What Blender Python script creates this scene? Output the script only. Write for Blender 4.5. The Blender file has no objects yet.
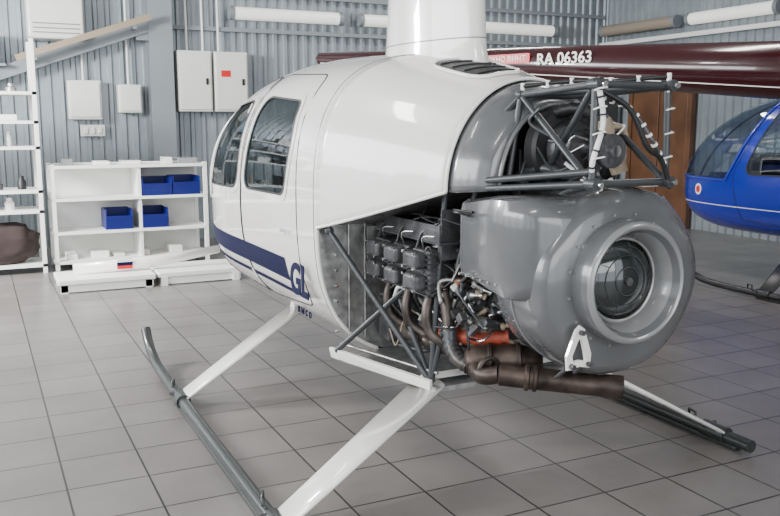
import bpy, math, random
from mathutils import Vector, Matrix
import bmesh
random.seed(4)
D=bpy.data
COL=bpy.context.scene.collection
# ---------------------------------------------------------------- materials
def mat(name,c,rough=.5,metal=0,coat=0,noise=0,nscale=8,bump=0,bscale=40,emit=None,spec=None):
    m=D.materials.get(name)
    if m: return m
    m=D.materials.new(name); m.use_nodes=True
    nt=m.node_tree; b=nt.nodes['Principled BSDF']
    b.inputs['Base Color'].default_value=(*c,1); b.inputs['Roughness'].default_value=rough
    b.inputs['Metallic'].default_value=metal; b.inputs['Coat Weight'].default_value=coat
    b.inputs['Coat Roughness'].default_value=.04
    if spec is not None: b.inputs['Specular IOR Level'].default_value=spec
    tc=nt.nodes.new('ShaderNodeTexCoord')
    if noise:
        n=nt.nodes.new('ShaderNodeTexNoise'); n.inputs['Scale'].default_value=nscale; n.inputs['Detail'].default_value=6
        nt.links.new(tc.outputs['Object'],n.inputs['Vector'])
        r=nt.nodes.new('ShaderNodeValToRGB')
        r.color_ramp.elements[0].position=.3; r.color_ramp.elements[1].position=.7
        r.color_ramp.elements[0].color=(*[max(0,x*(1-noise)) for x in c],1)
        r.color_ramp.elements[1].color=(*[min(1,x*(1+noise)) for x in c],1)
        nt.links.new(n.outputs['Fac'],r.inputs['Fac']); nt.links.new(r.outputs['Color'],b.inputs['Base Color'])
    if bump:
        n2=nt.nodes.new('ShaderNodeTexNoise'); n2.inputs['Scale'].default_value=bscale
        nt.links.new(tc.outputs['Object'],n2.inputs['Vector'])
        bp=nt.nodes.new('ShaderNodeBump'); bp.inputs['Strength'].default_value=bump; bp.inputs['Distance'].default_value=.01
        nt.links.new(n2.outputs['Fac'],bp.inputs['Height']); nt.links.new(bp.outputs['Normal'],b.inputs['Normal'])
    if emit:
        b.inputs['Emission Color'].default_value=(*emit[0],1); b.inputs['Emission Strength'].default_value=emit[1]
    return m
def glass(name,tint,base=.08,mul=.5):
    m=D.materials.new(name); m.use_nodes=True; nt=m.node_tree; nt.nodes.clear()
    o=nt.nodes.new('ShaderNodeOutputMaterial'); t=nt.nodes.new('ShaderNodeBsdfTransparent'); t.inputs[0].default_value=(*tint,1)
    g=nt.nodes.new('ShaderNodeBsdfGlossy'); g.inputs['Roughness'].default_value=.02; g.inputs[0].default_value=(.9,.95,1,1)
    mx=nt.nodes.new('ShaderNodeMixShader'); lw=nt.nodes.new('ShaderNodeLayerWeight'); lw.inputs[0].default_value=.35
    ma=nt.nodes.new('ShaderNodeMath'); ma.operation='MULTIPLY_ADD'; ma.inputs[1].default_value=mul; ma.inputs[2].default_value=base
    nt.links.new(lw.outputs['Fresnel'],ma.inputs[0]); nt.links.new(ma.outputs[0],mx.inputs[0])
    nt.links.new(t.outputs[0],mx.inputs[1]); nt.links.new(g.outputs[0],mx.inputs[2]); nt.links.new(mx.outputs[0],o.inputs[0])
    return m
WHITE=mat('white_paint',(.82,.80,.765),.25,0,1)
BLUEP=mat('blue_paint',(.003,.018,.33),.2,0,.8)
REDP=mat('dark_red_paint',(.030,.003,.005),.2,0,.6)
NAVY=mat('navy_decal',(.003,.005,.035),.6,spec=.15)
GREYF=mat('grey_fibreglass',(.105,.108,.113),.24,0,.7,.08,5)
GREYL=mat('light_grey_fibreglass',(.24,.245,.25),.25,.2,.6)
FRAME=mat('frame_tube_paint',(.042,.046,.05),.35,.1)
SKID=mat('skid_paint',(.026,.031,.030),.3,.1,.3)
SKIDB=mat('black_skid_paint',(.012,.012,.013),.35)
BLACK=mat('black_rubber',(.008,.008,.009),.5)
DARK=mat('dark_interior',(.010,.010,.012),.7)
ALU=mat('aluminium_sheet',(.40,.40,.39),.3,.8,0,.4,22)
CAST=mat('cast_aluminium',(.085,.085,.09),.42,.5,0,.4,20,.3,60)
CASTL=mat('bright_cast_aluminium',(.36,.36,.35),.35,.7,0,.3,20)
BROWN=mat('heat_stained_steel',(.055,.040,.033),.42,.6,0,.7,14)
RISER=mat('grey_stained_steel',(.075,.062,.055),.42,.7,0,.6,14)
ORANGE=mat('orange_silicone_hose',(.36,.06,.03),.5)
CHROME=mat('chrome',(.8,.8,.8),.12,1)
WIRE=mat('white_wire',(.8,.8,.78),.5)
TAN=mat('tan_rubber',(.30,.24,.17),.6)
LETTER=mat('white_lettering',(.85,.85,.82),.4)
REDS=mat('red_placard',(.6,.008,.008),.4)
GL=glass('tinted_window',(.30,.34,.34),.03,.32); GLD=glass('bubble_window',(.62,.70,.76),.10)
SEAT=mat('seat_leather',(.03,.026,.026),.5); SEATR=mat('seat_red_leather',(.20,.03,.03),.5)
# ---------------------------------------------------------------- helpers
def empty(name,loc=(0,0,0),rz=0):
    e=D.objects.new(name,None); e.location=loc; e.rotation_euler=(0,0,rz); COL.objects.link(e); return e
def mk(name,verts,faces,m,parent=None,smooth=False,recalc=True,mats=None,idx=None):
    me=D.meshes.new(name); me.from_pydata([tuple(v) for v in verts],[],faces)
    for mm in (mats or [m]): me.materials.append(mm)
    if idx:
        for p,i in zip(me.polygons,idx): p.material_index=i
    if recalc:
        b=bmesh.new(); b.from_mesh(me); bmesh.ops.recalc_face_normals(b,faces=b.faces); b.to_mesh(me); b.free()
    if smooth:
        for p in me.polygons: p.use_smooth=True
    o=D.objects.new(name,me); COL.objects.link(o)
    if parent: o.parent=parent
    return o
def box(name,c,s,m,parent=None,bevel=0,rot=None):
    x,y,z=[a/2 for a in s]
    v=[Vector((i*x,j*y,k*z)) for i in(-1,1) for j in(-1,1) for k in(-1,1)]
    if rot:
        R=Matrix.Rotation(rot[2],3,'Z')@Matrix.Rotation(rot[1],3,'Y')@Matrix.Rotation(rot[0],3,'X')
        v=[R@a for a in v]
    v=[a+Vector(c) for a in v]
    f=[(0,1,3,2),(4,6,7,5),(0,4,5,1),(2,3,7,6),(0,2,6,4),(1,5,7,3)]
    o=mk(name,v,f,m,parent)
    if bevel:
        b=o.modifiers.new('bevel','BEVEL'); b.width=bevel; b.segments=3
        for p in o.data.polygons: p.use_smooth=True
        b.harden_normals=False
        w=o.modifiers.new('wn','WEIGHTED_NORMAL')
    return o
def cat(pts,n=8):
    P=[Vector(p) for p in pts]; out=[]
    P=[2*P[0]-P[1]]+P+[2*P[-1]-P[-2]]
    for i in range(1,len(P)-2):
        for k in range(n):
            t=k/n; a,b,c,d=P[i-1:i+3]
            out.append(.5*((2*b)+(c-a)*t+(2*a-5*b+4*c-d)*t*t+(3*b-a-3*c+d)*t**3))
    out.append(P[-2]); return out
def tube(name,pts,r,m,parent=None,smooth=False,cyclic=False,radii=None,n=8):
    if smooth: pts=cat(pts,n)
    cu=D.curves.new(name,'CURVE'); cu.dimensions='3D'; cu.bevel_depth=r; cu.bevel_resolution=4; cu.use_fill_caps=True
    s=cu.splines.new('POLY'); s.points.add(len(pts)-1)
    for i,p in enumerate(pts):
        s.points[i].co=(*p,1); s.points[i].radius=radii(i) if radii else 1
    s.use_cyclic_u=cyclic; s.use_smooth=True
    cu.materials.append(m); o=D.objects.new(name,cu); COL.objects.link(o)
    if parent: o.parent=parent
    return o
def hose(name,pts,r,m,parent,n=6,d=.74):
    return tube(name,pts,r,m,parent,True,radii=lambda i:1.0 if i%2 else d,n=n)
def lathe(name,p0,axis,prof,m,parent=None,seg=48,rf=None,smooth=True,mats=None,midx=None):
    a=Vector(axis).normalized()
    if abs(a.y)>.9: u=Vector((1,0,0)); v=Vector((0,0,1))
    else:
        u=a.orthogonal().normalized(); v=a.cross(u)
    V=[];F=[];I=[]
    for q in prof:
        for k in range(seg):
            t=2*math.pi*k/seg; r=q[1]+(q[2]*rf(t) if rf and len(q)>2 else 0)
            V.append(Vector(p0)+a*q[0]+u*(r*math.cos(t))+v*(r*math.sin(t)))
    for i in range(len(prof)-1):
        for k in range(seg):
            F.append((i*seg+k,i*seg+(k+1)%seg,(i+1)*seg+(k+1)%seg,(i+1)*seg+k)); I.append(midx[i] if midx else 0)
    if prof[0][1]>1e-4 and not(len(prof[0])>3): F.append(tuple(range(seg))); I.append(I[0])
    if prof[-1][1]>1e-4 and not(len(prof[-1])>3):
        n=len(prof)-1; F.append(tuple(n*seg+k for k in range(seg))); I.append(I[-2])
    o=mk(name,V,F,m,parent,smooth,mats=mats,idx=I)
    if smooth:
        e=o.modifiers.new('es','EDGE_SPLIT'); e.split_angle=math.radians(42)
    return o
def cyl(name,p0,p1,r,m,parent=None,r1=None,seg=32):
    p0=Vector(p0);p1=Vector(p1);L=(p1-p0).length
    return lathe(name,p0,p1-p0,[(0,r),(L,r if r1 is None else r1)],m,parent,seg)
def torus(name,c,axis,R,r,m,parent=None):
    pr=[(r*math.sin(t*math.pi/6),R-r*math.cos(t*math.pi/6),0,1) for t in range(13)]
    return lathe(name,c,axis,pr,m,parent)
def text(name,s,size,M,m,parent,ext=.002,bold=0):
    cu=D.curves.new(name,'FONT'); cu.body=s; cu.size=size; cu.extrude=ext; cu.offset=bold; cu.materials.append(m)
    o=D.objects.new(name,cu); COL.objects.link(o); o.parent=parent; o.matrix_local=M; return o
def roundpoly(P,f=.18,n=6):
    out=[]; N=len(P)
    for i in range(N):
        a=Vector(P[i-1]);b=Vector(P[i]);c=Vector(P[(i+1)%N])
        L=min((a-b).length,(c-b).length)*f
        s=b+(a-b).normalized()*L; e=b+(c-b).normalized()*L
        for k in range(n+1):
            t=k/n; out.append(s*(1-t)**2+b*2*t*(1-t)+e*t*t)
        a2=Vector(P[(i+2)%N]); L2=min((c-b).length,(a2-c).length)*f
        s2=c+(b-c).normalized()*L2
        for k in range(1,8): out.append(e.lerp(s2,k/8))
    return out
def inside(P,x,y):
    c=False;n=len(P);j=n-1
    for i in range(n):
        if (P[i][1]>y)!=(P[j][1]>y) and x<(P[j][0]-P[i][0])*(y-P[i][1])/(P[j][1]-P[i][1])+P[i][0]: c=not c
        j=i
    return c
# ---------------------------------------------------------------- cabin surface
NE=2.9; NOSE=3.30
def prof(Y):
    u=max(0,(Y-1.85)/(NOSE-1.85)); ut=max(0,(Y-1.15)/(NOSE-1.15)); u=min(u,.9999);ut=min(ut,.9999)
    w=.652*(1-u**2.6)**.47
    zt=.80+1.035*(1-ut**2.5)**.62
    if Y<1.3: zt-=.03*((1.3-Y)/.76)**2
    zb=.80-.385*(1-u**5)**.6
    return w,zb,zt
def SX(Y,z):
    w,zb,zt=prof(Y); c=(zb+zt)/2;h=(zt-zb)/2; t=min(1,abs((z-c)/h))
    return w*(1-t**NE)**(1/NE)
def SP(Y,z,side,off=0): return Vector((side*(SX(Y,z)+off),Y,z))
REARW0=roundpoly([(.97,1.14),(.88,1.40),(.90,1.61),(1.50,1.65),(1.68,1.13)],.22)
FRONTW0=roundpoly([(1.78,1.12),(1.66,1.64),(2.20,1.60),(2.62,1.10)],.22)
REARWB=roundpoly([(.80,1.14),(.80,1.6),(1.20,1.63),(1.24,1.12)],.22)
FRONTWB=roundpoly([(1.38,1.02),(1.38,1.66),(1.80,1.68),(2.16,1.0)],.20)
REARD=roundpoly([(.80,.62),(.80,1.72),(1.54,1.755),(1.72,1.1),(1.72,.52)],.12)
FRONTD=roundpoly([(1.735,.52),(1.735,1.1),(1.58,1.755),(2.22,1.68),(2.72,1.10),(2.55,.58)],.10)
REARDB=roundpoly([(.72,.62),(.72,1.72),(1.29,1.755),(1.31,.52)],.12)
FRONTDB=roundpoly([(1.33,.52),(1.32,1.755),(1.86,1.74),(2.26,1.0),(2.2,.58)],.10)
def scaled(P,s):
    c=sum((Vector(p) for p in P),Vector((0,0)))/len(P)
    return [c+(Vector(p)-c)*s for p in P]
def ring(name,P,s0,s1,off,m,parent,side):
    A=scaled(P,s0);B=scaled(P,s1);n=len(P)
    V=[SP(p[0],p[1],side,off) for p in A]+[SP(p[0],p[1],side,off) for p in B]
    return mk(name,V,[(i,(i+1)%n,n+(i+1)%n,n+i) for i in range(n)],m,parent,True)
def strip(name,Y0,Y1,zl,zh,m,parent,side,off=.003,n=50):
    V=[];F=[]
    for i in range(n+1):
        Y=Y0+(Y1-Y0)*i/n
        for k in range(4):
            z=zl+(zh-zl)*k/3; V.append(SP(Y,z,side,off))
    for i in range(n):
        for k in range(3): F.append((i*4+k,i*4+k+1,i*4+5+k,i*4+4+k))
    return mk(name,V,F,m,parent,True)
def cabin(par,body,gl,seat,big=False):
    REARW,FRONTW=(REARWB,FRONTWB) if big else (REARW0,FRONTW0)
    zs0=.94 if big else 1.0
    wy=(lambda z: 2.32-(z-1.0)*.62) if big else (lambda z: 2.74-(z-1.1)*.72)
    ys=[.54+i*.024 for i in range(int((3.19-.54)/.024))]+[3.19,3.225,3.25,3.27,3.285,3.295,3.30]
    NP=160;V=[];F=[];I=[]
    for Y in ys:
        w,zb,zt=prof(Y);c=(zb+zt)/2;h=(zt-zb)/2
        for k in range(NP):
            a=2*math.pi*k/NP; ca,sa=math.cos(a),math.sin(a)
            r=1/((abs(ca)**NE+abs(sa)**NE)**(1/NE)); V.append(Vector((w*r*ca,Y,c+h*r*sa)))
    for i in range(len(ys)-1):
        for k in range(NP):
            f=(i*NP+k,i*NP+(k+1)%NP,(i+1)*NP+(k+1)%NP,(i+1)*NP+k)
            c=sum((V[j] for j in f),Vector())/4
            g=0
            if abs(c.x)>.2 and (inside(REARW,c.y,c.z) or inside(FRONTW,c.y,c.z)): g=1
            if c.z>zs0 and c.y>wy(c.z) and abs(c.x)>.02: g=1
            F.append(f);I.append(g)
    F.append(tuple((len(ys)-1)*NP+k for k in range(NP)));I.append(0)
    mk('cabin_shell',V,F,body,par,True,mats=[body,gl],idx=I)
    for sd in(-1,1):
        for nm,P in(('rear_window',REARW),('front_window',FRONTW)):
            ring(nm+'_surround',P,.94,1.09,.003,body,par,sd)
            ring(nm+'_gasket',P,.93,.975,.006,BLACK,par,sd)
        for nm,P in(('rear_door_gap',REARDB if big else REARD),('front_door_gap',FRONTDB if big else FRONTD)):
            tube(nm,[SP(p[0],p[1],sd,0) for p in P],.0035,DARK,par,cyclic=True)
        zz=[zs0+i*.02 for i in range(46)]
        pts=[SP(wy(z),z,sd,0) for z in zz if z<prof(wy(z))[2]]
        tube('windshield_frame',pts,.016,body,par)
        pts=[SP(wy(zs0)+i*.02,zs0+.01,sd,0) for i in range(60) if wy(zs0)+i*.02<NOSE and zs0+.01<prof(wy(zs0)+i*.02)[2]]
        tube('windshield_sill',pts,.016,body,par)
        tube('door_handle',[SP(1.0,.98,sd,.012),SP(.9,.98,sd,.012)],.008,CHROME,par)
        for z in(.62,1.55): tube('door_hinge',[SP(1.73,z,sd,.004),SP(1.73,z+.05,sd,.004)],.007,body,par)
    w,zb,zt=prof(.575);c=(zb+zt)/2;h=(zt-zb)/2;sm=[]
    for k in range(120):
        a=2*math.pi*k/120; ca,sa=math.cos(a),math.sin(a); r=1/((abs(ca)**NE+abs(sa)**NE)**(1/NE)); sm.append((w*r*ca,.575,c+h*r*sa))
    tube('cabin_seam',sm,.0028,GREYL,par,cyclic=True)
    box('cabin_floor',(0,1.6,.58),(1.0,1.9,.04),DARK,par)
    for x in(-.3,.3):
        box('rear_seat_cushion',(x,.98,.82),(.5,.5,.4),seat,par,.05)
        box('rear_seat_back',(x,.76,1.22),(.48,.12,.62),seat,par,.05,(-.12,0,0))
        box('front_seat_cushion',(x,1.75,.78),(.48,.46,.36),seat,par,.05)
        box('front_seat_back',(x,1.50,1.16),(.46,.10,.60),seat,par,.05,(-.12,0,0))
    box('instrument_panel',(0,2.45,.95),(.35,.2,.5),BLACK,par,.03)
    tube('cyclic_stick',[(0,2.05,.6),(0,2.0,1.05),(-.25,1.98,1.08)],.012,BLACK,par)
    box('cabin_rear_bulkhead',(0,.60,1.1),(.98,.01,1.0),DARK,par)
def arcs(N=64):
    w,zb,zt=prof(.54);c=(zb+zt)/2;h=(zt-zb)/2;a0=math.atan2((1.04-c)/h,1)
    A=[];B=[]
    for i in range(N+1):
        a=a0+(math.pi-2*a0)*i/N; ca,sa=math.cos(a),math.sin(a)
        r=1/((abs(ca)**NE+abs(sa)**NE)**(1/NE)); A.append((w*r*ca,c+h*r*sa))
        b=math.pi*i/N; cb,sb=math.cos(b),math.sin(b)
        B.append((.375*cb,1.235+.435*sb))
    return A,B
def upper(par,body,m=18):
    A,B=arcs();N=len(A);V=[];F=[]
    for j in range(m+1):
        t=j/m; Y=.54-.66*t; e=t**1.1
        for i in range(N):
            V.append(Vector((A[i][0]*(1-e)+B[i][0]*e,Y,A[i][1]*(1-e)+B[i][1]*e)))
    for j in range(m):
        for i in range(N-1): F.append((j*N+i,j*N+i+1,(j+1)*N+i+1,(j+1)*N+i))
    o=mk('upper_fairing',V,F,body,par,True)
    s=o.modifiers.new('s','SOLIDIFY'); s.thickness=.008
    for e in(0,N-1):
        tube('fairing_edge',[V[j*N+e] for j in range(m+1)],.007,body,par)
    tube('fairing_rear_edge',[V[m*N+i] for i in range(N)],.007,body,par)
    def S(j,i):
        j=max(0,min(m-.001,j));i=max(0,min(N-1.001,i));a=int(j);b=int(i);fj=j-a;fi=i-b
        p=(V[a*N+b]*(1-fi)+V[a*N+b+1]*fi)*(1-fj)+(V[(a+1)*N+b]*(1-fi)+V[(a+1)*N+b+1]*fi)*fj
        q=(p-Vector((0,p.y,1.1))); q.y=0; return p+q.normalized()*.009
    VV=[];rings=5;n=32
    for r in range(1,rings+1):
        for k in range(n):
            t=2*math.pi*k/n;ca,sa=math.cos(t),math.sin(t);sq=1/((ca**4+sa**4)**.25)
            VV.append(S(11.0+4.6*ca*sq*r/rings,35.0+5.2*sa*sq*r/rings))
    FF=[tuple(range(n))]+[(r*n+k,r*n+(k+1)%n,(r+1)*n+(k+1)%n,(r+1)*n+k) for r in range(rings-1) for k in range(n)]
    mk('fairing_vent_shade',VV,FF,BLACK,par)  # black patch laid over the skin, painting the shade of a vent recess
    tube('fairing_vent_rim',VV[-n:],.008,body,par,cyclic=True)
    for q in range(4):
        tube('vent_louvre',[S(8+q*2,30.8+k*.9) +Vector((0,0,.003)) for k in range(10)],.003,FRAME,par)
    return V,N,m
def mast(par,body):
    V=[];F=[];n=48;zs=[1.66,1.76,1.80,1.86,2.05,2.4,2.75,2.80]
    sc=[1.08,1.05,1.01,.985,.95,.88,.80,.68]
    for z,s in zip(zs,sc):
        for k in range(n):
            t=2*math.pi*k/n; yy=.40*s*math.cos(t); xx=.155*s*math.sin(t)*(1+.25*math.cos(t))
            V.append(Vector((xx,.64+yy,z)))
    for i in range(len(zs)-1):
        for k in range(n): F.append((i*n+k,i*n+(k+1)%n,(i+1)*n+(k+1)%n,(i+1)*n+k))
    F.append(tuple((len(zs)-1)*n+k for k in range(n)))
    mk('mast_fairing',V,F,body,par,True)
    tube('mast_base_seam',[V[3*n+k] for k in range(n)],.003,GREYL,par,cyclic=True)
    cyl('rotor_mast',(0,.66,2.7),(0,.66,3.1),.035,CHROME,par)
    box('rotor_hub',(0,.66,3.08),(.5,.14,.1),CAST,par,.02)
    for s in(-1,1):
        V=[];n=20
        for x in(.2,5.0):
            for k in range(n):
                t=2*math.pi*k/n; V.append(Vector((s*x,.66+.125*math.cos(t),3.08+.015*math.sin(t)*(1.3+math.cos(t)))))
        mk('rotor_blade',V,[(k,(k+1)%n,n+(k+1)%n,n+k) for k in range(n)]+[tuple(range(n)),tuple(range(n,2*n))],FRAME,par,True)
def skids(par,legm,rear=-.37,sk=SKID):
    for s in(-1,1):
        X=s*1.09
        tube('skid_tube',[(X,rear,.045),(X,1.75,.045),(X,1.95,.05),(X,2.12,.065),(X,2.26,.10),(X,2.36,.15),(X,2.42,.21)],.030,sk,par)
        box('skid_shoe',(X,.6,.012),(.05,1.8,.024),sk,par,.005)
        for Y,Yf,nm in((0,-.16,'rear'),(1.60,1.44,'front')):
            V=[];n=24;p0=Vector((s*.36,Y,.455));p1=Vector((s*1.08,Yf,.06))
            for p,c in((p0,.10),(p1,.075)):
                for k in range(n):
                    t=2*math.pi*k/n; st=math.sin(t)
                    V.append(p+Vector((0,c*math.cos(t),.013*math.copysign(abs(st)**.7,st)*(1.2-.3*math.cos(t)))))
            mk(nm+'_leg_fairing',V,[(k,(k+1)%n,n+(k+1)%n,n+k) for k in range(n)]+[tuple(range(n)),tuple(range(n,2*n))],legm,par,True)
            cyl(nm+'_leg_clamp',(X,Yf-.07,.048),(X,Yf+.07,.048),.039,sk,par)
            tube(nm+'_leg_bolt',[(X-.05,Yf+.05,.07),(X+.05,Yf+.05,.07)],.010,CAST,par)
            tube(nm+'_tiedown_ring',[(X-.02,Yf+.11,.08),(X-.02,Yf+.11,.11),(X-.0,Yf+.17,.11),(X,Yf+.17,.07)],.007,sk,par)
    for Y in(0,1.60): tube('cross_tube',[(-.40,Y,.45),(.40,Y,.45)],.035,legm,par)
# ---------------------------------------------------------------- MAIN HELICOPTER
H=empty('helicopter')
cabin(H,WHITE,GL,SEAT)
V,N,m=upper(H,WHITE)
mast(H,WHITE); skids(H,WHITE)
for sd in(-1,1):
    strip('wide_stripe',1.03,3.14,.715,.835,NAVY,H,sd)
    strip('thin_stripe',.93,2.95,.642,.668,NAVY,H,sd)
text('registration_letters','GL',.20,Matrix(((0,0,-1,-.658),(-1,0,0,.885),(0,1,0,.70),(0,0,0,1))),NAVY,H,bold=.007)
text('small_lettering','в ы с о',.055,Matrix(((0,0,-1,-.652),(-1,0,0,.80),(0,1,0,.61),(0,0,0,1))),NAVY,H)
P=[]
w,zb,zt=prof(.54);c=(zb+zt)/2;h=(zt-zb)/2
for k in range(80):
    a=2*math.pi*k/80;ca,sa=math.cos(a),math.sin(a);r=1/((abs(ca)**NE+abs(sa)**NE)**(1/NE)); P.append(Vector((w*.99*r*ca,.545,min(1.25,c+h*.99*r*sa))))
mk('vertical_firewall',P,[tuple(range(80))],ALU,H)
for x in(-.5,-.42): tube('firewall_stiffener',[(x,.535,.52),(x,.535,1.05)],.006,ALU,H)
for q in range(7): cyl('firewall_rivet',(-.56,.54,.56+.07*q),(-.56,.53,.56+.07*q),.006,CHROME,H,seg=8)
for sd in(-1,1):
    tube('cabin_rear_flange',[(sd*SX(.55,.43+i*.03),.537,.43+i*.03) for i in range(1,21)],.009,WHITE,H)
mk('horizontal_firewall',[V[j*N] +Vector((-.01,0,.005)) for j in range(m+1)]+[V[j*N+N-1]+Vector((.01,0,.005)) for j in range(m+1)],
   [(j,j+1,m+2+j,m+1+j) for j in range(m)],ALU,H)
mk('belly_pan',[(-.58,.54,.455),(.58,.54,.455),(.40,-.10,.455),(-.40,-.10,.455),(-.58,.54,.435),(.58,.54,.435),(.40,-.10,.435),(-.40,-.10,.435)],
   [(0,1,2,3),(4,5,6,7),(0,1,5,4),(1,2,6,5),(2,3,7,6),(3,0,4,7)],ALU,H)
for sd in(-1,1):
    mk('lower_rail',[(sd*.585,.545,.490),(sd*.40,-.07,.478),(sd*.40,-.07,.440),(sd*.575,.545,.445)],[(0,1,2,3)],WHITE,H).modifiers.new('s','SOLIDIFY').thickness=.015
    tube('lower_rail_flange',[(sd*.54,.54,.50),(sd*.37,-.06,.50)],.006,ALU,H)
V2=[];F2=[];n=48
st=[(-.10,.366,1.66,1.235),(-.16,.36,1.655,1.235),(-.22,.335,1.635,1.24),(-.27,.29,1.60,1.245),(-.30,.25,1.565,1.25)]
for (Y,w_,zt_,z0) in st:
    for k in range(n+1):
        b=math.pi*k/n; V2.append(Vector((w_*math.cos(b),Y,z0+(zt_-z0)*math.sin(b))))
for j in range(len(st)-1):
    for k in range(n): F2.append((j*(n+1)+k,j*(n+1)+k+1,(j+1)*(n+1)+k+1,(j+1)*(n+1)+k))
o=mk('aft_cowling',V2,F2,GREYF,H,True); s_=o.modifiers.new('s','SOLIDIFY'); s_.thickness=.01
tube('aft_cowling_lip',V2[-(n+1):],.009,GREYF,H)
V3=[Vector((.355*math.cos(math.pi*k/n),-.15,1.24+.41*math.sin(math.pi*k/n))) for k in range(n+1)]
mk('aft_bulkhead',V3,[tuple(range(n+1))],DARK,H)
# ---- frame tubes
A1=(-.325,-.03,1.235);A2=(.325,-.03,1.235);B1=(-.15,-.28,1.60);B2=(.15,-.28,1.60)
C1=(-.19,-.75,1.62);C2=(.115,-.75,1.62);C3=(-.19,-.75,1.30);C4=(.125,-.75,1.30)
E1=(-.385,-.03,.455);E2=(.385,-.03,.455);G1=(-.61,.50,1.03);G2=(.61,.50,1.03)
tubes=[(A1,B1),(B1,C1),(A1,C3),(A2,B2),(B2,C2),(A2,C4),(C1,C2),(C1,C3),(C3,C4),(C2,C4),(B1,B2),(B1,C3),(B2,C4),(A1,A2),
 (A1,E1),(A2,E2),(G1,E1),(G2,E2),((-.24,-.12,1.24),E1),((.24,-.12,1.24),E2),((-.325,-.03,1.26),(-.19,-.75,1.34)),(B1,(-.325,-.05,1.30)),
 ((-.58,.5,.48),(-.36,.2,.82)),((.58,.5,.48),A2),((-.385,-.03,.46),(-.385,.25,.75)),(A1,(-.15,.45,1.28)),(E1,E2),
 (B1,C2),(C1,(-.05,-.30,1.30)),((-.325,-.03,.80),(-.1,.05,.75)),(B1,(-.20,-.28,1.28))]
for i,(a,b) in enumerate(tubes): tube('frame_tube_%d'%i,[a,b],.0125,FRAME,H)
for i,p in enumerate((C1,C2,C3,C4)):
    cyl('tailcone_attach_lug_%d'%i,(p[0],p[1]-.03,p[2]),(p[0],p[1]+.02,p[2]),.020,FRAME,H)
    cyl('attach_bolt_%d'%i,(p[0],p[1]-.05,p[2]),(p[0],p[1]-.02,p[2]),.009,CHROME,H)
for i,p in enumerate((A1,E1,G1,B1)):
    lathe('frame_node_%d'%i,Vector(p)-Vector((0,.02,0)),(0,1,0),[(0,0),(.005,.018),(.02,.022),(.035,.018),(.04,0)],FRAME,H,16)
bund=cat([(-.20,-.77,1.64),(-.17,-.77,1.50),(-.20,-.76,1.36),(-.12,-.70,1.28),(.0,-.62,1.30)],10)
tube('wire_bundle',bund,.009,WIRE,H)
for i in range(0,len(bund)-1,4): tube('zip_tie',[bund[i],bund[i]+(bund[i+1]-bund[i])*.4],.014,BLACK,H)
tube('frame_cable',[(-.17,-.76,1.60),(-.07,-.78,1.54),(.0,-.79,1.42),(.07,-.78,1.38),(.13,-.77,1.28)],.009,BLACK,H,True)
cab2=cat([(-.15,-.74,1.58),(-.04,-.75,1.54),(.03,-.78,1.44),(.11,-.77,1.34)],10)
for i in range(0,len(cab2)-1,3): tube('white_cable_wrap',[cab2[i],cab2[i]+(cab2[i+1]-cab2[i])*.7],.011,WIRE,H)
tube('white_cable',cab2,.007,CAST,H)
ga=cat([(-.15,-.29,1.63),(-.05,-.45,1.645),(.0,-.6,1.64),(.11,-.76,1.65)],8)
tube('top_cable',ga,.007,BLACK,H)
for i in range(0,len(ga),4): tube('cable_clamp',[ga[i]-Vector((0,0,.015)),ga[i]+Vector((0,0,.012))],.008,WIRE,H)
for i,z in enumerate((1.38,1.46,1.54,1.60)):
    tube('white_tie_%d'%i,[(-.205,-.765,z),(-.205,-.79,z+.006),(-.175,-.79,z+.01)],.003,WIRE,H)
    tube('side_tie_%d'%i,[(.10,-.765,z),(.13,-.77,z+.006),(.13,-.74,z+.01)],.003,WIRE,H)
lathe('upper_sheave',(0.02,-.36,1.40),(0,1,0),[(0,.05),(0,.155),(.015,.165),(.02,.15),(.03,.165),(.035,.15),(.045,.165),(.05,.15),(.06,.165),(.075,.155),(.075,.05)],BLACK,H,64)
lathe('clutch_hub',(0.02,-.43,1.40),(0,1,0),[(0,.03),(0,.06),(.03,.07),(.03,.10),(.06,.11),(.09,.1)],CAST,H)
cyl('clutch_shaft',(0.02,-.62,1.40),(0.02,-.2,1.42),.022,CHROME,H)
lathe('flex_coupling',(0.02,-.60,1.40),(0,1,0),[(0,.02),(0,.06),(.012,.06),(.012,.03),(.03,.03),(.03,.06),(.042,.06),(.042,.02)],CAST,H)
torus('tan_bearing_ring',(.10,-.52,1.44),(0,1,0),.045,.012,TAN,H)
lathe('clutch_actuator',(.10,-.55,1.32),(-.3,.2,1),[(0,.03),(.08,.035),(.08,.025),(.14,.025),(.16,.03),(.2,.03)],TAN,H)
lathe('main_gearbox',(0,.1,1.5),(0,-1,0),[(0,.16),(.1,.18),(.16,.14),(.2,.08),(.26,.07)],CAST,H)
box('oil_cooler',(.18,-.32,1.36),(.16,.06,.16),CASTL,H,.01,(0,.2,0))
hose('ribbed_black_duct',[(-.05,-.3,1.52),(.0,-.42,1.55),(.06,-.48,1.50),(.10,-.5,1.40),(.12,-.45,1.30)],.028,BLACK,H,8)
hose('ribbed_grey_duct',[(-.13,-.2,1.28),(-.1,-.35,1.33),(-.02,-.46,1.30),(.05,-.5,1.29)],.022,FRAME,H,8)
box('transmission_bracket',(-.10,-.27,1.36),(.05,.03,.2),FRAME,H,.005,(0,.4,0))
box('rib_plate',(.13,-.6,1.285),(.10,.2,.012),WIRE,H,.003)
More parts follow.
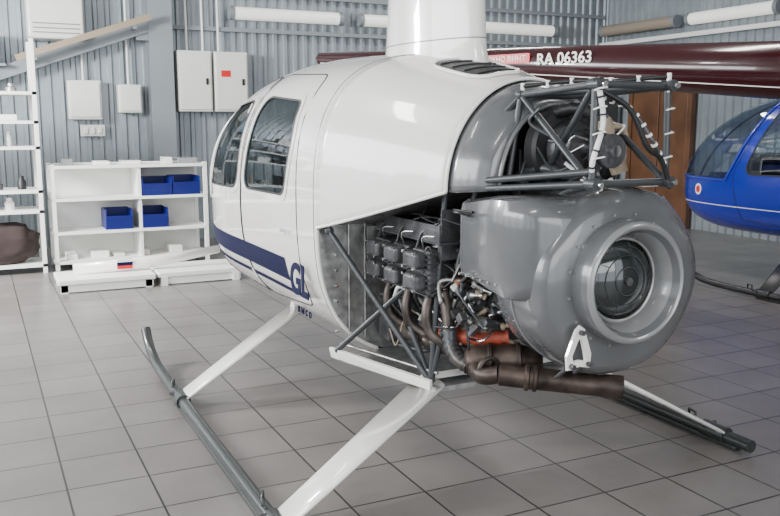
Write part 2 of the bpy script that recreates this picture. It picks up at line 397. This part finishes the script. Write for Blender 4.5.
for i in range(12):
    x=random.uniform(-.15,.2);y=random.uniform(-.6,-.3);z=random.uniform(1.3,1.5);p=[(x,y,z)]
    for q in range(3):
        x+=random.uniform(-.08,.08);y=min(-.25,max(-.7,y+random.uniform(-.12,.12)));z=min(1.55,max(1.29,z+random.uniform(-.09,.09)));p.append((x,y,z))
    tube('upper_line_%d'%i,p,random.choice((.004,.006)),[BLACK,WIRE,FRAME,CHROME][i%4],H,True)
# ---- fan scroll
Rt=[.40,.365,.315,.32,.335,.345,.36,.385]
def rr(t):
    x=(t/(2*math.pi)*8)%8;i=int(x);f=x-i;f=f*f*(3-2*f); return Rt[i%8]*(1-f)+Rt[(i+1)%8]*f-.30
SX0=.035
SC=(SX0,0,.95)
pr=[(-.28,.10,0),(-.28,.24,.6),(-.31,.28,.9),(-.37,.30,1),(-.46,.302,1),(-.56,.302,1),(-.61,.295,1),(-.636,.278,.95),(-.648,.255,.7),(-.655,.232,.2),(-.657,.221,0),(-.70,.219,0),(-.735,.216,0),(-.745,.208,0),(-.748,.200,0),(-.743,.190,0),(-.735,.186,0),(-.72,.176,0),(-.69,.160,0),(-.665,.150,0),(-.64,.147,0,1)]
lathe('fan_scroll',SC,(0,1,0),pr,GREYF,H,96,rf=rr,mats=[GREYF,GREYL],midx=[0]*10+[0,0,1,1,1,0,0,1,1,1])
FD=mat('fan_dark_metal',(.03,.036,.036),.10,.5,1)
lathe('cooling_fan_wheel',(SX0,-.645,.95),(0,1,0),[(-.045,0),(-.044,.03),(-.039,.06),(-.030,.09),(-.018,.115),(-.004,.135),(.01,.149)],FD,H,64)
torus('inlet_lip_ring',(SX0,-.655,.95),(0,1,0),.148,.006,CASTL,H)
cyl('fan_hub_nut',(SX0,-.70,.95),(SX0,-.685,.95),.016,CAST,H,seg=6)
for rq,yq in ((.05,-.690),(.09,-.678),(.122,-.663)): torus('fan_groove_ring',(SX0,yq,.95),(0,1,0),rq,.0012,CAST,H)
for k in range(10):
    t=2*math.pi*k/10
    tube('fan_rib_%d'%k,[(SX0+.09*math.cos(t),-.677,.95+.09*math.sin(t)),(SX0+.145*math.cos(t+.12),-.645,.95+.145*math.sin(t+.12))],.0013,CAST,H)
for k in range(16):
    t=2*math.pi*(k+.5)/16; cyl('ring_rivet_%d'%k,(SX0+.236*math.cos(t),-.662,.95+.236*math.sin(t)),(SX0+.236*math.cos(t),-.65,.95+.236*math.sin(t)),.005,CASTL,H,seg=10)
tube('scroll_seam',[(SX0+(.304+rr(t))*math.cos(t),-.46,.95+(.304+rr(t))*math.sin(t)) for t in [i*2*math.pi/96 for i in range(96)]],.004,GREYL,H,cyclic=True)
def duct(sd):
    V=[];F=[];n=32
    stn=[(-.16,.16,.325,.905,1.205),(-.28,.12,.34,.90,1.225),(-.38,.06,.355,.885,1.24),(-.48,.0,.355,.87,1.245),(-.55,.0,.335,.875,1.24),(-.60,.0,.29,.895,1.22),(-.63,.0,.22,.93,1.18)]
    for (Y,x0,x1,z0,z1) in stn:
        cx=(x0+x1)/2;w=(x1-x0)/2;cz=(z0+z1)/2;h=(z1-z0)/2
        for k in range(n):
            t=2*math.pi*k/n;ca,sa=math.cos(t),math.sin(t);r=1/((abs(ca)**8+abs(sa)**8)**(1/8))
            V.append(Vector((sd*(cx+w*r*ca),Y,cz+h*r*sa)))
    for i in range(len(stn)-1):
        for k in range(n): F.append((i*n+k,i*n+(k+1)%n,(i+1)*n+(k+1)%n,(i+1)*n+k))
    F.append(tuple(range(n)));F.append(tuple((len(stn)-1)*n+k for k in range(n)))
    o=mk('cooling_duct',V,F,GREYF,H,True); e=o.modifiers.new('es','EDGE_SPLIT'); e.split_angle=math.radians(50)
    tube('duct_flange',[V[k]*1.0 for k in range(n)],.006,GREYF,H,cyclic=True)
duct(-1);duct(1)
for i in range(6): cyl('duct_rivet_%d'%i,(-.360,-.2-.05*i,.93),(-.34,-.2-.05*i,.93),.005,CHROME,H,seg=10)
# ---- engine
box('crankcase',(0,.2,.88),(.30,.62,.26),CAST,H,.03)
box('oil_sump',(0,.15,.68),(.26,.5,.16),CAST,H,.03)
for sd in(-1,1):
    for j,Y in enumerate((.40,.22,.04)):
        fin=[(0,.06)]
        for q in range(14):
            s0=.012*q; fin+=[(s0,.078),(s0+.005,.078),(s0+.005,.062),(s0+.012,.062)]
        lathe('finned_cylinder_%d'%j,(sd*.14,Y,.90),(sd,0,0),fin,CAST,H,40)
        box('cylinder_head_%d'%j,(sd*.355,Y,.90),(.09,.145,.19),CAST,H,.012)
        for q in range(9): box('head_fin',(sd*.36,Y,.815+.021*q),(.10,.158,.005),CAST,H)
        box('valve_cover_top',(sd*.425,Y,.955),(.06,.12,.07),CAST,H,.018)
        box('valve_cover_bottom',(sd*.425,Y,.865),(.06,.12,.07),CAST,H,.018)
        for dy in(-.045,.045):
            for z in(.925,.985,.835,.895): cyl('cover_screw',(sd*.45,Y+dy,z),(sd*.46,Y+dy,z),.006,CHROME,H,seg=8)
        tube('exhaust_riser_%d'%j,[(sd*.36,Y-.03,.82),(sd*.39,Y-.04,.74),(sd*.38,Y-.06,.66),(sd*.33,Y-.12,.61)],.022,RISER,H,True)
        tube('intake_pipe_%d'%j,[(sd*.35,Y+.05,.82),(sd*.30,Y+.05,.70),(sd*.14,Y+.02,.66)],.018,CAST,H,True)
        tube('ignition_lead_%d'%j,[(sd*.40,Y+.03,1.0),(sd*.38,Y,1.07),(sd*.3,Y-.1,1.11),(sd*.08,-.05,1.04)],.005,CAST,H,True)
        tube('primer_line_%d'%j,[(sd*.40,Y-.03,1.0),(sd*.42,Y-.06,1.05),(sd*.40,Y-.12,1.06)],.004,CHROME,H,True)
        tube('pushrod_%d'%j,[(sd*.14,Y+.02,.83),(sd*.36,Y+.02,.83)],.009,CHROME,H)
    tube('exhaust_collector',[(sd*.34,.34,.60),(sd*.34,.1,.595),(sd*.32,-.12,.60)],.03,RISER,H,True)
tube('long_exhaust_pipe',[(-.33,-.02,.86),(-.335,-.06,.80),(-.34,-.09,.72),(-.345,-.12,.64),(-.34,-.19,.575),(-.28,-.27,.56)],.026,RISER,H,True)
hose('flexible_exhaust_sleeve',[(-.342,-.105,.69),(-.347,-.125,.63),(-.34,-.17,.585),(-.32,-.22,.565)],.034,FRAME,H,5)
for z,y in((.84,-.03),(.70,-.10)): torus('pipe_clamp',(-.337,y,z),(0,.1,1),.029,.005,CHROME,H)
lathe('muffler',(-.33,-.20,.582),(.36,-.22,.02),[(0,.03),(.01,.052),(.03,.060),(.09,.062),(.095,.070),(.105,.070),(.11,.062),(.2,.062),(.205,.069),(.215,.069),(.22,.060),(.27,.045),(.30,.03)],BROWN,H)
lathe('tailpipe',(-.30,-.385,.575),(.35,-.235,-.03),[(0,.02),(.01,.041),(.10,.041),(.105,.050),(.115,.050),(.12,.043),(.13,.043),(.135,.050),(.145,.050),(.15,.042),(.37,.040),(.40,.045),(.455,.045),(.455,.040),(.25,.038),(.25,.0)],BROWN,H)
torus('muffler_clamp',(-.30,-.33,.58),(.1,-.3,0),.042,.009,RISER,H)
tube('exhaust_link',[(-.30,-.22,.57),(-.33,-.33,.56),(-.29,-.39,.575)],.034,BROWN,H,True)
hose('orange_scat_hose',[(-.34,-.02,.66),(-.30,-.09,.655),(-.24,-.19,.66),(-.16,-.25,.67)],.034,ORANGE,H,5,.68)
lathe('alternator',(-.10,-.12,.79),(-.2,-1,0),[(0,.03),(0,.055),(.03,.065),(.09,.065),(.11,.05),(.11,.02)],CASTL,H)
lathe('alternator_pulley',(-.122,-.235,.79),(-.2,-1,0),[(0,.02),(0,.05),(.01,.052),(.015,.04),(.02,.052),(.03,.05),(.03,.015)],CHROME,H)
lathe('starter_motor',(-.20,-.06,.70),(-.2,-1,0),[(0,.03),(0,.04),(.12,.04),(.14,.03),(.16,.012)],CASTL,H)
lathe('starter_ring_gear',(0,-.13,.90),(0,-1,0),[(0,.03),(0,.17),(.012,.175),(.02,.17),(.02,.03)],CAST,H,72)
lathe('lower_sheave',(0,-.16,.90),(0,-1,0),[(0,.03),(0,.12),(.01,.125),(.015,.11),(.025,.125),(.03,.11),(.04,.125),(.05,.12),(.05,.03)],BLACK,H)
box('drive_belt_left',(-.14,-.25,1.15),(.012,.05,.5),BLACK,H,.003); box('drive_belt_right',(.14,-.25,1.15),(.012,.05,.5),BLACK,H,.003)
lathe('oil_filter',(-.22,-.05,.98),(-.2,-1,0),[(0,.03),(0,.04),(.10,.04),(.12,.03),(.12,.0)],CAST,H)
lathe('copper_fitting',(-.28,-.06,.86),(-.3,-1,0),[(0,.0),(0,.03),(.02,.035),(.05,.035),(.06,.02),(.08,.02)],mat('copper',(.35,.15,.08),.35,.8),H,24)
lathe('magneto_left',(-.09,-.05,1.0),(0,-1,0),[(0,.03),(0,.045),(.05,.05),(.08,.05),(.1,.035)],BLACK,H)
box('fuel_servo',(-.12,.05,.60),(.12,.14,.1),CASTL,H,.012)
box('upper_baffle',(0,.2,1.03),(.78,.6,.01),FRAME,H)
box('front_baffle',(-.3,.49,.93),(.26,.006,.22),ALU,H)
box('left_baffle',(-.38,.2,1.065),(.01,.58,.07),CAST,H)
box('airbox',(-.28,.47,.58),(.16,.12,.14),CAST,H,.02)
box('aft_baffle',(-.29,-.06,1.06),(.14,.008,.2),CAST,H)
wm=[BLACK,BLACK,CAST,CHROME,FRAME,FRAME,CASTL,TAN,BLACK,WIRE]
for i in range(80):
    x=random.uniform(-.36,-.08);y=random.uniform(-.25,.30);z=random.uniform(.58,1.15)
    p=[(x,y,z)]
    for q in range(3):
        x=min(-.05,max(-.40,x+random.uniform(-.1,.1)));y=max(-.27,min(.45,y+random.uniform(-.14,.14)));z=min(1.17,max(.54,z+random.uniform(-.12,.12)));p.append((x,y,z))
    tube('engine_line_%d'%i,p,random.choice((.003,.005,.008)),wm[i%10],H,True)
for i in range(80):
    x=random.uniform(-.34,-.08);y=random.uniform(-.28,.0);z=random.uniform(.68,.95);a=random.uniform(0,3)
    if i%2: box('engine_bracket_%d'%i,(x,y,z),(random.uniform(.02,.05),random.uniform(.01,.04),random.uniform(.02,.06)),random.choice([CAST,CASTL,FRAME,BLACK]),H,.004,(a,a*.5,a))
    else: lathe('engine_fitting_%d'%i,(x,y,z),(math.sin(a),-.6,math.cos(a)),[(0,0),(0,.014),(.015,.014),(.015,.009),(.035,.009),(.035,.013),(.045,.013),(.045,0)],random.choice([CHROME,CASTL,CAST,TAN]),H,12)
def plate(name,outer,hole,Y,th,m_):
    n=len(outer);V=[(p[0],Y,p[1]) for p in outer]+[(p[0],Y,p[1]) for p in hole]
    o=mk(name,V,[(i,(i+1)%n,n+(i+1)%n,n+i) for i in range(n)],m_,H); s=o.modifiers.new('s','SOLIDIFY');s.thickness=th;return o
po=[(-.225,.645),(-.17,.655),(-.12,.645),(-.115,.70),(-.15,.80),(-.17,.815),(-.19,.80),(-.23,.70)]
ph=[(-.20,.675),(-.17,.68),(-.14,.675),(-.145,.70),(-.162,.76),(-.17,.765),(-.178,.76),(-.205,.70)]
tf=lambda x,z:(-.165+(x+.17)*.9,.735+(z-.73)*.9)
plate('muffler_bracket',[tf(x,z) for x,z in po],[tf(x,z) for x,z in ph],-.69,.012,WHITE)
for x,z in((-.17,.79),(-.21,.662),(-.13,.662)): a,b=tf(x,z); cyl('bracket_bolt',(a,-.71,b),(a,-.68,b),.009,CAST,H,seg=6)
tube('bracket_rod_left',[(-.20,-.68,.67),(-.18,-.58,.60)],.007,CAST,H); tube('bracket_rod_right',[(-.13,-.68,.67),(-.08,-.56,.60)],.007,CAST,H)
# ---------------------------------------------------------------- other helicopters
def closed_cowl(par,body):
    V=[];F=[];n=48;st=[(.54,.64,.43,1.2),(.2,.56,.45,1.25),(-.1,.48,.5,1.3),(-.4,.36,.62,1.35),(-.6,.2,.85,1.4)]
    for Y,w,z0,z1 in st:
        for k in range(n):
            t=2*math.pi*k/n;ca,sa=math.cos(t),math.sin(t);r=1/((abs(ca)**3+abs(sa)**3)**(1/3)); V.append(Vector((w*r*ca,Y,(z0+z1)/2+(z1-z0)/2*r*sa)))
    for i in range(len(st)-1):
        for k in range(n): F.append((i*n+k,i*n+(k+1)%n,(i+1)*n+(k+1)%n,(i+1)*n+k))
    F.append(tuple((len(st)-1)*n+k for k in range(n)))
    mk('engine_cowl',V,F,body,par,True)
def boom(par,body,t0,z0,t1,z1,r0,r1):
    L=t1-t0
    lathe('tail_boom',(0,-t0,z0),(0,-L,z1-z0),[(-.35,r0*.75),(0,r0),(L*.5,(r0+r1)/2),(L,r1),(L+.06,r1*.5)],body,par,48)
H2=empty('helicopter.001',(5.08,.60,0))
cabin(H2,BLUEP,GLD,SEATR,True); upper(H2,BLUEP); mast(H2,BLUEP); skids(H2,SKIDB,sk=SKIDB); closed_cowl(H2,BLUEP)
for sd in(-1,1):
    strip('white_stripe',1.0,3.1,.70,.708,LETTER,H2,sd)
    p=SP(2.75,.84,sd,.004); q=SP(2.76,.84,sd,.004)-SP(2.74,.84,sd,.004); nn=Vector((sd*q.y,-sd*q.x,0))
    lathe('round_emblem',p,nn,[(0,.0),(0,.055),(.004,.055),(.004,0)],LETTER,H2,24); lathe('emblem_centre',p,nn,[(.004,.0),(.004,.035),(.007,.035),(.007,0)],REDS,H2,24)
phi=math.pi+.384
H3=empty('helicopter.002',(3.71,-.38,0),phi)
cabin(H3,REDP,GLD,SEAT); upper(H3,REDP); mast(H3,REDP); skids(H3,REDP); closed_cowl(H3,REDP)
boom(H3,REDP,.3,1.76,6.35,2.15,.24,.07)
def zb_(t): return 1.76+(t-.3)*.0645
def rb_(t): return .24-(t-.3)*.0281
t=3.62
text('boom_registration','RA 06363',.125,Matrix(((0,0,1,rb_(3.3)+.012),(1,0,0,-t),(0,1,0,zb_(t)-.01),(0,0,0,1))),LETTER,H3,bold=.002)
box('warning_placard',(rb_(4.0)+.008,-4.05,zb_(4.08)+.02),(.012,.70,.08),REDS,H3)
text('placard_text','ОСТОРОЖНО ВИНТ',.066,Matrix(((0,0,1,rb_(4.0)+.016),(1,0,0,-4.38),(0,1,0,zb_(4.08)-.003),(0,0,0,1))),LETTER,H3)
strip_t=[(rb_(t)*.82,-t,zb_(t)-rb_(t)*.60) for t in (.5,2,4,6.3)]
tube('boom_pinstripe',strip_t,.004,LETTER,H3)
# ---------------------------------------------------------------- room
XL,XR,YB,YF,ZC=-6.0,7.15,-7.0,8.0,4.4
fm=D.materials.new('floor_tiles'); fm.use_nodes=True; nt=fm.node_tree; b=nt.nodes['Principled BSDF']
tc=nt.nodes.new('ShaderNodeTexCoord'); mp=nt.nodes.new('ShaderNodeMapping'); mp.inputs['Location'].default_value=(.089+3.3*3,.05+3.3*3,0)
br=nt.nodes.new('ShaderNodeTexBrick'); br.offset=0; br.inputs['Scale'].default_value=1; br.inputs['Brick Width'].default_value=.33; br.inputs['Row Height'].default_value=.33
br.inputs['Mortar Size'].default_value=.0045; br.inputs['Mortar Smooth'].default_value=.1; br.inputs['Bias'].default_value=-.2
br.inputs['Color1'].default_value=(.215,.198,.190,1); br.inputs['Color2'].default_value=(.262,.244,.233,1); br.inputs['Mortar'].default_value=(.035,.032,.03,1)
ns=nt.nodes.new('ShaderNodeTexNoise'); ns.inputs['Scale'].default_value=2.2; ns.inputs['Detail'].default_value=8
mx=nt.nodes.new('ShaderNodeMix'); mx.data_type='RGBA'; mx.blend_type='MULTIPLY'; mx.inputs[0].default_value=.5
nt.links.new(tc.outputs['Object'],mp.inputs[0]); nt.links.new(mp.outputs[0],br.inputs['Vector']); nt.links.new(tc.outputs['Object'],ns.inputs['Vector'])
nt.links.new(br.outputs['Color'],mx.inputs[6]); nt.links.new(ns.outputs['Fac'],mx.inputs[7]); nt.links.new(mx.outputs[2],b.inputs['Base Color'])
b.inputs['Roughness'].default_value=.30
bp=nt.nodes.new('ShaderNodeBump'); bp.inputs['Strength'].default_value=.3; bp.inputs['Distance'].default_value=.003; bp.invert=True
nt.links.new(br.outputs['Fac'],bp.inputs['Height']); nt.links.new(bp.outputs['Normal'],b.inputs['Normal'])
box('floor',((XL+XR)/2,(YB+YF)/2,-.05),(XR-XL+.4,YF-YB+.4,.1),fm)
WALLM=mat('corrugated_steel',(.31,.35,.375),.36,.35,0,.10,3)
PLAIN=mat('painted_wall',(.5,.5,.48),.7)
def corr(name,p0,p1,z0,z1,inward):
    p0=Vector(p0);p1=Vector(p1);d=(p1-p0);L=d.length;d.normalize();inn=Vector(inward);pts=[];s=0
    while s<L:
        for ds,o in((0,0),(.07,0),(.085,.028),(.125,.028)): pts.append(p0+d*min(L,s+ds)+inn*o)
        s+=.14
    n=len(pts);V=[(p.x,p.y,z0) for p in pts]+[(p.x,p.y,z1) for p in pts]
    return mk(name,V,[(i,i+1,n+i+1,n+i) for i in range(n-1)],WALLM)
corr('wall_back',(XL,YF,0),(XR,YF,0),0,ZC,(0,-1,0))
corr('wall_right',(XR,YF,0),(XR,YB,0),0,ZC,(-1,0,0))
box('ceiling',((XL+XR)/2,(YB+YF)/2,ZC+.05),(XR-XL,YF-YB,.1),mat('ceiling_paint',(.38,.38,.38),.8))
wl=empty('wall_left')
box('sill',(XL,.5,.35),(.15,15,.7),PLAIN,wl); box('header',(XL,.5,4.05),(.15,15,.7),PLAIN,wl)
for i in range(8):
    box('pier_%d'%i,(XL,YB+.2+i*2.09,2.2),(.16,.35,3.2),PLAIN,wl)
for i in range(7):
    w_=empty('window_%d'%(i+1))
    y=YB+1.25+i*2.09
    for q in(-.6,0,.6): box('mullion',(XL,y+q,2.2),(.06,.05,3.0),WIRE,w_)
    box('transom',(XL,y,2.6),(.06,1.75,.05),WIRE,w_)
wf=empty('wall_front')
box('side_panel_left',(-5.2,YB,2.2),(1.6,.15,4.4),PLAIN,wf); box('side_panel_right',(5.6,YB,2.2),(3.1,.15,4.4),PLAIN,wf); box('header',(0,YB,4.1),(13,.15,.6),PLAIN,wf)
for i in range(5): box('gate_post_%d'%i,(-4.2+i*2.05,YB,2.0),(.12,.1,3.9),PLAIN,wf)
CG=mat('column_paint',(.22,.245,.265),.45)
col=empty('steel_column')
box('web',(.13,7.8,2.2),(.03,.2,4.4),CG,col);box('flange_near',(.13,7.70,2.2),(.28,.03,4.4),CG,col);box('flange_far',(.13,7.90,2.2),(.28,.03,4.4),CG,col)
box('base_plate',(.13,7.8,.02),(.30,.30,.04),CG,col)
def beam(name,a,b_,w_,h_,m_,par=None):
    a=Vector(a);b_=Vector(b_);d=(b_-a).normalized();up=Vector((0,0,1));s=d.cross(up).normalized();u=s.cross(d)
    V=[p+s*(i*w_/2)+u*(j*h_/2) for p in(a,b_) for i in(-1,1) for j in(-1,1)]
    return mk(name,V,[(0,1,3,2),(4,6,7,5),(0,4,5,1),(2,3,7,6),(0,2,6,4),(1,5,7,3)],m_,par)
wb=empty('wall_brace'); beam('brace_bar',(-3.4,7.75,1.42),(.05,7.75,2.66),.06,.14,CG,wb); box('gusset_plate',(.0,7.76,2.62),(.3,.03,.3),CG,wb)
sb=empty('spare_rotor_blade'); beam('blade_spar',(-1.5,7.5,2.20),(-.02,7.5,2.72),.04,.07,TAN,sb)
for x,z in((-1.3,2.27),(-.2,2.66)): box('wall_hook',(x,7.75,z-.07),(.04,.5,.03),CG,sb)
CAB=mat('cabinet_enamel',(.70,.70,.665),.4,0,.2)
ec=empty('electrical_cabinet')
for x0 in(.32,.78):
    box('cabinet_body',(x0+.215,7.84,2.0),(.43,.22,.74),CAB,ec,.01); box('cabinet_door',(x0+.215,7.72,2.0),(.39,.02,.69),CAB,ec,.006)
    box('lock',(x0+.36,7.705,2.0),(.03,.02,.08),BLACK,ec,.004)
for q in range(3): tube('conduit',[(.48+.2*q,7.88,2.36),(.48+.2*q,7.93,4.3)],.015,WIRE,ec)
box('warning_sticker',(.92,7.707,2.1),(.12,.004,.08),REDS,ec)
jb=empty('junction_box'); box('body',(-.76,7.87,1.76),(.38,.15,.46),CAB,jb,.015); box('lid',(-.76,7.785,1.76),(.33,.015,.40),CAB,jb,.005); tube('conduit',[(-.76,7.9,1.98),(-.76,7.9,4.3)],.014,WIRE,jb)
jb=empty('junction_box.001'); box('body',(-.24,7.87,1.78),(.28,.14,.34),CAB,jb,.015); box('lid',(-.24,7.79,1.78),(.24,.015,.29),CAB,jb,.005);tube('conduit',[(-.24,7.9,1.9),(-.24,7.9,4.3)],.014,WIRE,jb)
sw=empty('switch_panel'); box('body',(-.68,7.92,1.40),(.28,.08,.14),CAB,sw,.01)
for q in range(3): box('rocker_%d'%q,(-.76+.08*q,7.87,1.40),(.04,.02,.07),WIRE,sw,.004)
hb=empty('wall_heater'); box('casing',(-1.05,7.76,2.72),(.6,.35,.58),CAB,hb,.03)
for q in range(3): box('louvre_%d'%q,(-1.05,7.58,2.50+.05*q),(.5,.02,.012),GREYL,hb)
bb=empty('blue_storage_box'); box('body',(-1.9,7.76,2.3),(.5,.35,.3),mat('pale_blue_plastic',(.25,.42,.55),.5),bb,.02); box('lid',(-1.9,7.76,2.46),(.54,.38,.03),CAB,bb,.01); box('bracket_shelf',(-1.9,7.76,2.13),(.6,.4,.03),CG,bb)
LAMPM=mat('lamp_diffuser',(.85,.85,.82),.3,0,.3,emit=((1,.98,.92),.6))
nl=0
def lamp(a,b_,body=LAMPM):
    global nl
    e=empty('tube_lamp' if nl==0 else 'tube_lamp.%03d'%nl); nl+=1
    a=Vector(a);b_=Vector(b_);d=(b_-a).normalized()
    lathe('diffuser',a+d*.05,d,[(0,.03),(0,.08),((b_-a).length-.1,.08),((b_-a).length-.1,.03)],body,e,24)
    for p,q in((a,a+d*.06),(b_-d*.06,b_)): cyl('end_cap',p,q,.088,CG,e)
    m_=(a+b_)/2; inn=Vector((0,.1,0)) if abs(d.x)>.5 else Vector((.1,0,0)); box('mount',m_+inn*.8,(.12,.12,.08),CG,e)
for x0,x1 in((1.02,2.56),(2.80,4.35),(4.5,6.05)): lamp((x0,7.85,2.86),(x1,7.85,2.86))
AMB=mat('lamp_dusty_diffuser',(.30,.25,.2),.5)
lamp((7.0,7.9,2.90),(7.0,6.3,2.90),AMB); lamp((7.0,6.1,2.90),(7.0,4.6,2.90)); lamp((7.0,4.4,2.90),(7.0,2.9,2.90))
box('trim_1',(7.06,3.0,2.70),(.10,10,.06),WIRE)
box('trim_2',(3.5,7.93,2.66),(7.1,.06,.05),CG)
box('trim_3',(3.5,7.93,3.12),(7.1,.06,.05),CG)
WOOD=mat('brown_wood',(.13,.06,.03),.45,0,.2,.3,3)
dr=empty('door_1'); box('leaf_a',(7.07,6.90,1.02),(.06,.54,2.02),WOOD,dr,.008); box('leaf_b',(7.07,6.34,1.02),(.06,.54,2.02),WOOD,dr,.008)
box('casing_top',(7.07,6.62,2.06),(.08,1.26,.08),WOOD,dr); box('casing_l',(7.07,7.22,1.03),(.08,.08,2.06),WOOD,dr); box('casing_r',(7.07,6.02,1.03),(.08,.08,2.06),WOOD,dr)
cyl('handle',(7.02,6.58,1.0),(6.97,6.58,1.0),.02,CHROME,dr)
LG=mat('locker_grey',(.06,.063,.067),.5)
lk=empty('metal_locker'); box('body',(6.2,7.66,.95),(1.6,.4,1.9),LG,lk,.01)
for q in range(5): box('locker_door',(5.56+.32*q,7.45,.95),(.29,.02,1.82),LG,lk,.005)
SH=mat('shelf_white',(.86,.86,.83),.45)
def shelf(name,x0,x1,y0,y1,levels,top):
    e=empty(name)
    for x in(x0,x1):
        for y in(y0,y1): box('upright',(x,y,top/2),(.04,.04,top),SH,e)
    for z in levels: box('shelf_board',((x0+x1)/2,(y0+y1)/2,z),(x1-x0+.04,y1-y0+.04,.03),SH,e)
    return e
s1=shelf('storage_shelf',-1.30,.24,6.2,6.65,(.08,.38,.72,1.05),1.08)
box('divider',(-.45,6.42,.55),(.03,.44,1.0),SH,s1); box('back_panel',(-.53,6.66,.55),(1.55,.015,1.05),SH,s1)
s2=shelf('storage_rack',-3.2,-1.42,6.15,6.6,(.08,.62,.82,1.25,1.5,1.78),2.3)
BIN=mat('blue_plastic_bin',(.004,.01,.15),.4)
def bin_(nm,x0,x1,y0,y1,z0,z1):
    e=empty(nm);t=.012
    box('base',((x0+x1)/2,(y0+y1)/2,z0+t/2),(x1-x0,y1-y0,t),BIN,e); box('back',((x0+x1)/2,y1,(z0+z1)/2),(x1-x0,t,z1-z0),BIN,e)
    for x in(x0,x1): box('side',(x,(y0+y1)/2,(z0+z1)/2),(t,y1-y0,z1-z0),BIN,e)
    box('front_lip',((x0+x1)/2,y0,z0+(z1-z0)*.35),(x1-x0,t,(z1-z0)*.7),BIN,e,0,(.25,0,0))
bin_('storage_bin',-.80,-.54,6.2,6.55,.396,.60); bin_('storage_bin.001',-.43,-.17,6.2,6.55,.396,.60)
bin_('storage_bin.002',-.42,-.12,6.2,6.55,.736,.92); bin_('storage_bin.003',-.10,.18,6.2,6.55,.736,.93)
cm=[WHITE,CASTL,BLACK,GREYL,TAN,CAST,NAVY,CAB,BLACK]
for z in(.635,.835,1.265,1.515,1.795):
    x=-3.0
    while x<-1.6:
        w_=random.uniform(.05,.18);h_=random.uniform(.05,.17)
        if random.random()<.5: box('carton',(x+w_/2,6.33+random.uniform(-.05,.1),z+h_/2),(w_,.2,h_),random.choice(cm),s2,.008)
        else: lathe('can',(x+w_/2,6.33,z),(0,0,1),[(0,w_*.35),(h_*.8,w_*.35),(h_,w_*.2),(h_+.03,w_*.2)],random.choice(cm),s2,20)
        x+=w_+random.uniform(.02,.12)
for z,xx in((1.065,(-1.2,.1)),(.095,(-1.2,0)),):
    x=xx[0]
    while x<xx[1]:
        w_=random.uniform(.08,.26);h_=random.uniform(.03,.09); box('carton',(x+w_/2,6.4,z+h_/2),(w_,.25,h_),random.choice([WHITE,CAB,GREYL,SH]),s1,.008); x+=w_+random.uniform(.04,.25)
bm=bmesh.new(); bmesh.ops.create_icosphere(bm,subdivisions=4,radius=1)
from mathutils import noise as NZ
for v in bm.verts:
    k=1+.13*NZ.noise(v.co*2.2)+.05*NZ.noise(v.co*7)
    sq=lambda a:math.copysign(abs(a)**.75,a)
    v.co=Vector((sq(v.co.x)*k*.42,sq(v.co.y)*k*.2,max(-.19,sq(v.co.z)*k*.22)))+Vector((-1.88,6.34,.29))
me=D.meshes.new('canvas_bag');bm.to_mesh(me);bm.free();me.materials.append(mat('brown_canvas',(.035,.022,.02),.8))
for p in me.polygons:p.use_smooth=True
o=D.objects.new('canvas_bag',me);COL.objects.link(o)
pf=empty('low_platform'); box('deck_a',(-.98,5.15,.10),(.84,.5,.05),SH,pf,.01); box('deck_b',(-.13,5.2,.10),(.80,.55,.05),SH,pf,.01)
for x in(-1.35,-.62,-.48,.2):
    for y in(4.95,5.38): box('leg',(x,y,.04),(.06,.06,.08),SH,pf)
box('skirt_a',(-.98,4.93,.05),(.8,.02,.08),SH,pf); box('skirt_b',(-.13,4.95,.05),(.76,.02,.08),SH,pf)
fn=empty('tail_fin')
V=[];n=24
for x,zc,c_ in((-1.25,.17,.22),(-.5,.20,.20),(.10,.28,.14)):
    for k in range(n):
        t=2*math.pi*k/n; V.append(Vector((x,5.15+.04*math.cos(t)*.8,zc+c_*.5*math.sin(t)*.55)))
mk('fin_skin',V,[(i*n+k,i*n+(k+1)%n,(i+1)*n+(k+1)%n,(i+1)*n+k) for i in range(2) for k in range(n)]+[tuple(range(n)),tuple(range(2*n,3*n))],WHITE,fn,True)
for q,(mm) in enumerate((LETTER,NAVY,REDS)): box('flag_band_%d'%q,(-.80,5.112,.235-.032*q),(.14,.006,.032),mm,fn)
# ---------------------------------------------------------------- lights
W=D.worlds.new('world'); bpy.context.scene.world=W; W.use_nodes=True
bg=W.node_tree.nodes['Background']; bg.inputs[0].default_value=(.88,.94,1,1); bg.inputs[1].default_value=3.1
def area(name,loc,target,sx,sy,e,c=(1,1,1)):
    l=D.lights.new(name,'AREA'); l.shape='RECTANGLE'; l.size=sx; l.size_y=sy; l.energy=e; l.color=c
    o=D.objects.new(name,l); COL.objects.link(o); o.location=loc; d=Vector(target)-Vector(loc); o.rotation_euler=d.to_track_quat('-Z','Y').to_euler(); return o
for i,(x,y) in enumerate(((-3,-3),(-3,1.5),(-2.5,5.5),(2.5,-3),(3,2),(3.5,6))):
    area('ceiling_fill_%d'%i,(x,y,4.3),(x,y,0),1.6,.25,70,(1,.97,.93))  # unseen fill lights without fixtures, added to lift the room's overall level
area('daylight_left',(-5.8,1.0,2.6),(0,.8,1.2),6,1.6,370,(.98,.985,1))
area('daylight_gate',(-1.0,-6.7,2.6),(0,0,1),6,1.8,130,(1,.99,.97))
area('daylight_shelves',(-4.2,4.4,2.6),(-.5,6.0,.4),1.0,.8,520,(1,1,1))
# ---------------------------------------------------------------- camera
cam=D.cameras.new('cam'); cam.sensor_width=36; cam.lens=848/780*36; cam.clip_start=.05
co=D.objects.new('camera',cam); COL.objects.link(co); co.location=(-1.991,-2.945,1.5)
co.rotation_euler=(math.radians(80.9),0,math.radians(-26)); bpy.context.scene.camera=co
